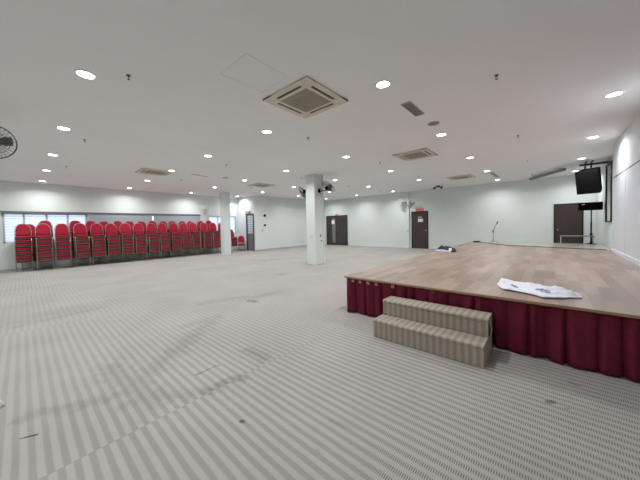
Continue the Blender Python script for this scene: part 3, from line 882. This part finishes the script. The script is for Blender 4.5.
# ------------------------------------------------------------------ cloths on the stage
def lerp_poly(P, t):
    L = [0]
    for a, b_ in zip(P, P[1:]): L.append(L[-1] + math.dist(a, b_))
    s = t * L[-1]
    for i in range(len(P) - 1):
        if s <= L[i + 1] + 1e-9:
            k = (s - L[i]) / max(1e-9, L[i + 1] - L[i]); return Vector(P[i]).lerp(Vector(P[i + 1]), k)
    return Vector(P[-1])
TOPL = [(-.545, 4.40), (-.525, 4.66), (-.30, 4.66), (-.10, 4.60), (.04, 4.48), (.15, 4.31), (.22, 4.24), (.29, 4.22)]
BOTL = [(-.525, 4.28), (-.455, 4.07), (-.30, 4.02), (-.17, 3.97), (-.04, 3.86), (.07, 3.92), (.16, 4.02), (.28, 4.10)]
def cloth_shape(top, bot, hgt, seed, nu=70, nv=26, z0=ST, under=0):
    up, dn = [], []
    for i in range(nu + 1):
        u = i / nu; a = lerp_poly(top, u); c = lerp_poly(bot, u); ru, rdn = [], []
        for j in range(nv + 1):
            v_ = j / nv; p = a.lerp(c, v_)
            q_ = (math.sin(PI * v_) ** .6) * min(1, 6 * u + .15) * min(1, 8 * (1 - u) + .25)
            f = noise.fractal(Vector((p.x * 5, p.y * 9, seed)), .9, 2.0, 3)
            rg = abs(noise.noise(Vector((p.x * 3.5 + p.y * 4, p.y * 11 - p.x * 5, seed + 4))))
            z = hgt * q_ * (.55 + .5 * f + .75 * (.45 - rg)) + .006
            p2 = p + Vector((noise.noise(Vector((u * 14, v_ * 3, seed))), noise.noise(Vector((u * 14, v_ * 3, seed + 7))))) * .012
            ru.append((p2.x, p2.y, z0 + max(z, under or .005))); zc = a.lerp(c, .5); pi_ = p2.lerp(zc, .16) if under else p2; rdn.append((pi_.x, pi_.y, z0 + .001))
        up.append(ru); dn.append(rdn)
    return up, dn
def cloth_obj(name, top, bot, hgt, seed, m_, parent=None, org=(0, 0, 0), z0=ST, **k):
    up, dn = cloth_shape(top, bot, hgt, seed, z0=z0, **k)
    O = Vector(org)
    up = [[Vector(p) - O for p in r] for r in up]; dn = [[Vector(p) - O for p in r] for r in dn]
    b = MB(); b.grid(up); b.grid(dn); bmesh.ops.remove_doubles(b.bm, verts=b.bm.verts[:], dist=.0005)
    # close the rim
    n, m2 = len(up) - 1, len(up[0]) - 1
    rim = [(0, j) for j in range(m2)] + [(i, m2) for i in range(n)] + [(n, j) for j in range(m2, 0, -1)] + [(i, 0) for i in range(n, 0, -1)]
    A = [up[i][j] for i, j in rim]; B = [dn[i][j] for i, j in rim]
    b.grid([A, B], close=True); bmesh.ops.remove_doubles(b.bm, verts=b.bm.verts[:], dist=.0005)
    return b.out(name, m_, parent)
OC = (-.13, 4.25, ST)
cw = thing('cloth', 'crumpled pale lilac-white cloth lying near the stage edge', 'cloth', OC)
cloth_obj('cloth_body', TOPL, BOTL, .078, 3.3, M['cloth_printed'], cw, OC, under=.022)
OB = (-2.36, 8.82, ST)
SHX = -.09
bd = thing('folded_garment', 'navy and white folded garment lying on the far left of the stage', 'garment', OB)
def ell(cx, cy3, rx, ry, ang):
    tp, bt = [], []
    for k in range(9):
        a = PI - PI * k / 8; X, Y = rx * math.cos(a), ry * max(.35, math.sin(a) ** .5)
        for lst, s in ((tp, 1), (bt, -1)):
            lst.append((cx + X * math.cos(ang) - s * Y * math.sin(ang), cy3 + X * math.sin(ang) + s * Y * math.cos(ang)))
    return tp, bt
AN = math.radians(5)
tp, bt = ell(-2.39 + SHX, 8.76, .26, .15, AN); cloth_obj('pale_fold', tp, bt, .055, 1.2, M['garment_pale'], bd, OB, nu=24, nv=14)
tp, bt = ell(-2.36 + SHX, 8.86, .27, .17, AN); cloth_obj('navy_fold', tp, bt, .15, 5.7, M['navy'], bd, OB, nu=24, nv=14)
tp, bt = ell(-2.13 + SHX, 8.78, .065, .20, AN); cloth_obj('navy_sleeve', tp, bt, .085, 7.7, M['navy'], bd, OB, nu=14, nv=12)
tp, bt = ell(-2.20 + SHX, 8.73, .035, .17, AN); cloth_obj('white_collar', tp, bt, .105, 8.1, M['paper'], bd, OB, nu=12, nv=12)

# ------------------------------------------------------------------ signs, notices, small wall fittings
ex = thing('exit_sign', 'red exit sign above the single brown door', 'exit sign', (-5.88, YB, 2.33))
MB().box((-.225, -.07, -.06), (.225, 0, .08), .006, 1).out('housing', M['exit'], ex)
ex = thing('exit_sign', 'small red exit sign above the double brown door', 'exit sign', (-12.2, YB, 2.34))
MB().box((-.13, -.05, -.05), (.13, 0, .04), .006, 1).out('housing', M['exit'], ex)
tag(MB().box((-5.99, YB - .024, 1.61), (-5.69, YB - .019, 1.80)).out('paper_notice', M['paper']), 'white paper notice on the single brown door', 'notice')
tag(MB().box((-5.98, YB - .024, 1.86), (-5.76, YB - .019, 1.93)).out('door_plate', mat('plate_grey', (.42, .40, .42), .5)), 'small grey plate above the paper notice on the single door', 'sign')
tag(MB().box((-12.70, YB - .030, 1.62), (-12.43, YB - .023, 1.90)).out('paper_notice', M['paper']), 'pale notice on the left leaf of the double door', 'notice')
for (y, z, r, lab) in ((10.36, 2.25, .085, 'larger dark round fitting high on the partition wall'), (10.35, 1.62, .07, 'smaller dark round fitting lower on the partition wall')):
    t = thing('wall_control', lab, 'wall fitting', (XP, y, z))
    MB().box((0, -.11, -.11), (.02, .11, .11), .005, 1).out('back_plate', M['white'], t)
    MB().lathe([(0, .05), (r * .9, .05), (r, .02), (r, 0), (0, 0)], 16, Matrix.Translation((.018, 0, 0)) @ Matrix.Rotation(PI / 2, 4, 'Y')).out('dial', M['black'], t)
def plate(loc, nrm, w_, h_, lab, m2):
    t = thing('wall_switch', lab, 'switch', loc)
    q_ = Vector(nrm).to_track_quat('Z', 'Y').to_matrix().to_4x4()
    for nm, (a, bb, z0_, z1_), mm in (('face_plate', (w_, h_, 0, .012), M['white']), ('rocker', (w_ * .55, h_ * .6, .012, .02), m2)):
        b = MB(); b.box((-a, -bb, z0_), (a, bb, z1_))
        for v_ in b.bm.verts: v_.co = q_ @ v_.co
        b.out(nm, mm, t)
plate((XP, 10.15, 1.28), (1, 0, 0), .05, .075, 'small switch on the partition wall below the round fittings', M['dark_grey'])
plate((-6.728, 7.70, 1.12), (1, 0, 0), .06, .07, 'upper switch on the right face of the free column', M['dark_grey'])
plate((-6.728, 7.74, .92), (1, 0, 0), .05, .06, 'lower socket on the right face of the free column', M['grey_vent'])
plate((-6.59, YB - .10, 1.05), (0, -1, 0), .05, .07, 'switch on the thin pilaster beside the single door', M['grey_vent'])
tag(MB().box((-6.96, 7.405, 1.0), (-6.87, 7.4095, 1.16)).out('paper_notice', mat('faded_paper', (.60, .64, .66), .8)), 'faint pale sticker on the left face of the free column', 'sticker')

# pale crumpled item at the left edge of the carpet
tp, bt = ell(-3.585, -.245, .10, .055, 1.0)
o = cloth_obj('crumpled_tissue', tp, bt, .07, 2.2, M['tissue'], z0=0, nu=18, nv=12)
tag(o, 'small pale crumpled item on the carpet at the left edge', 'litter')
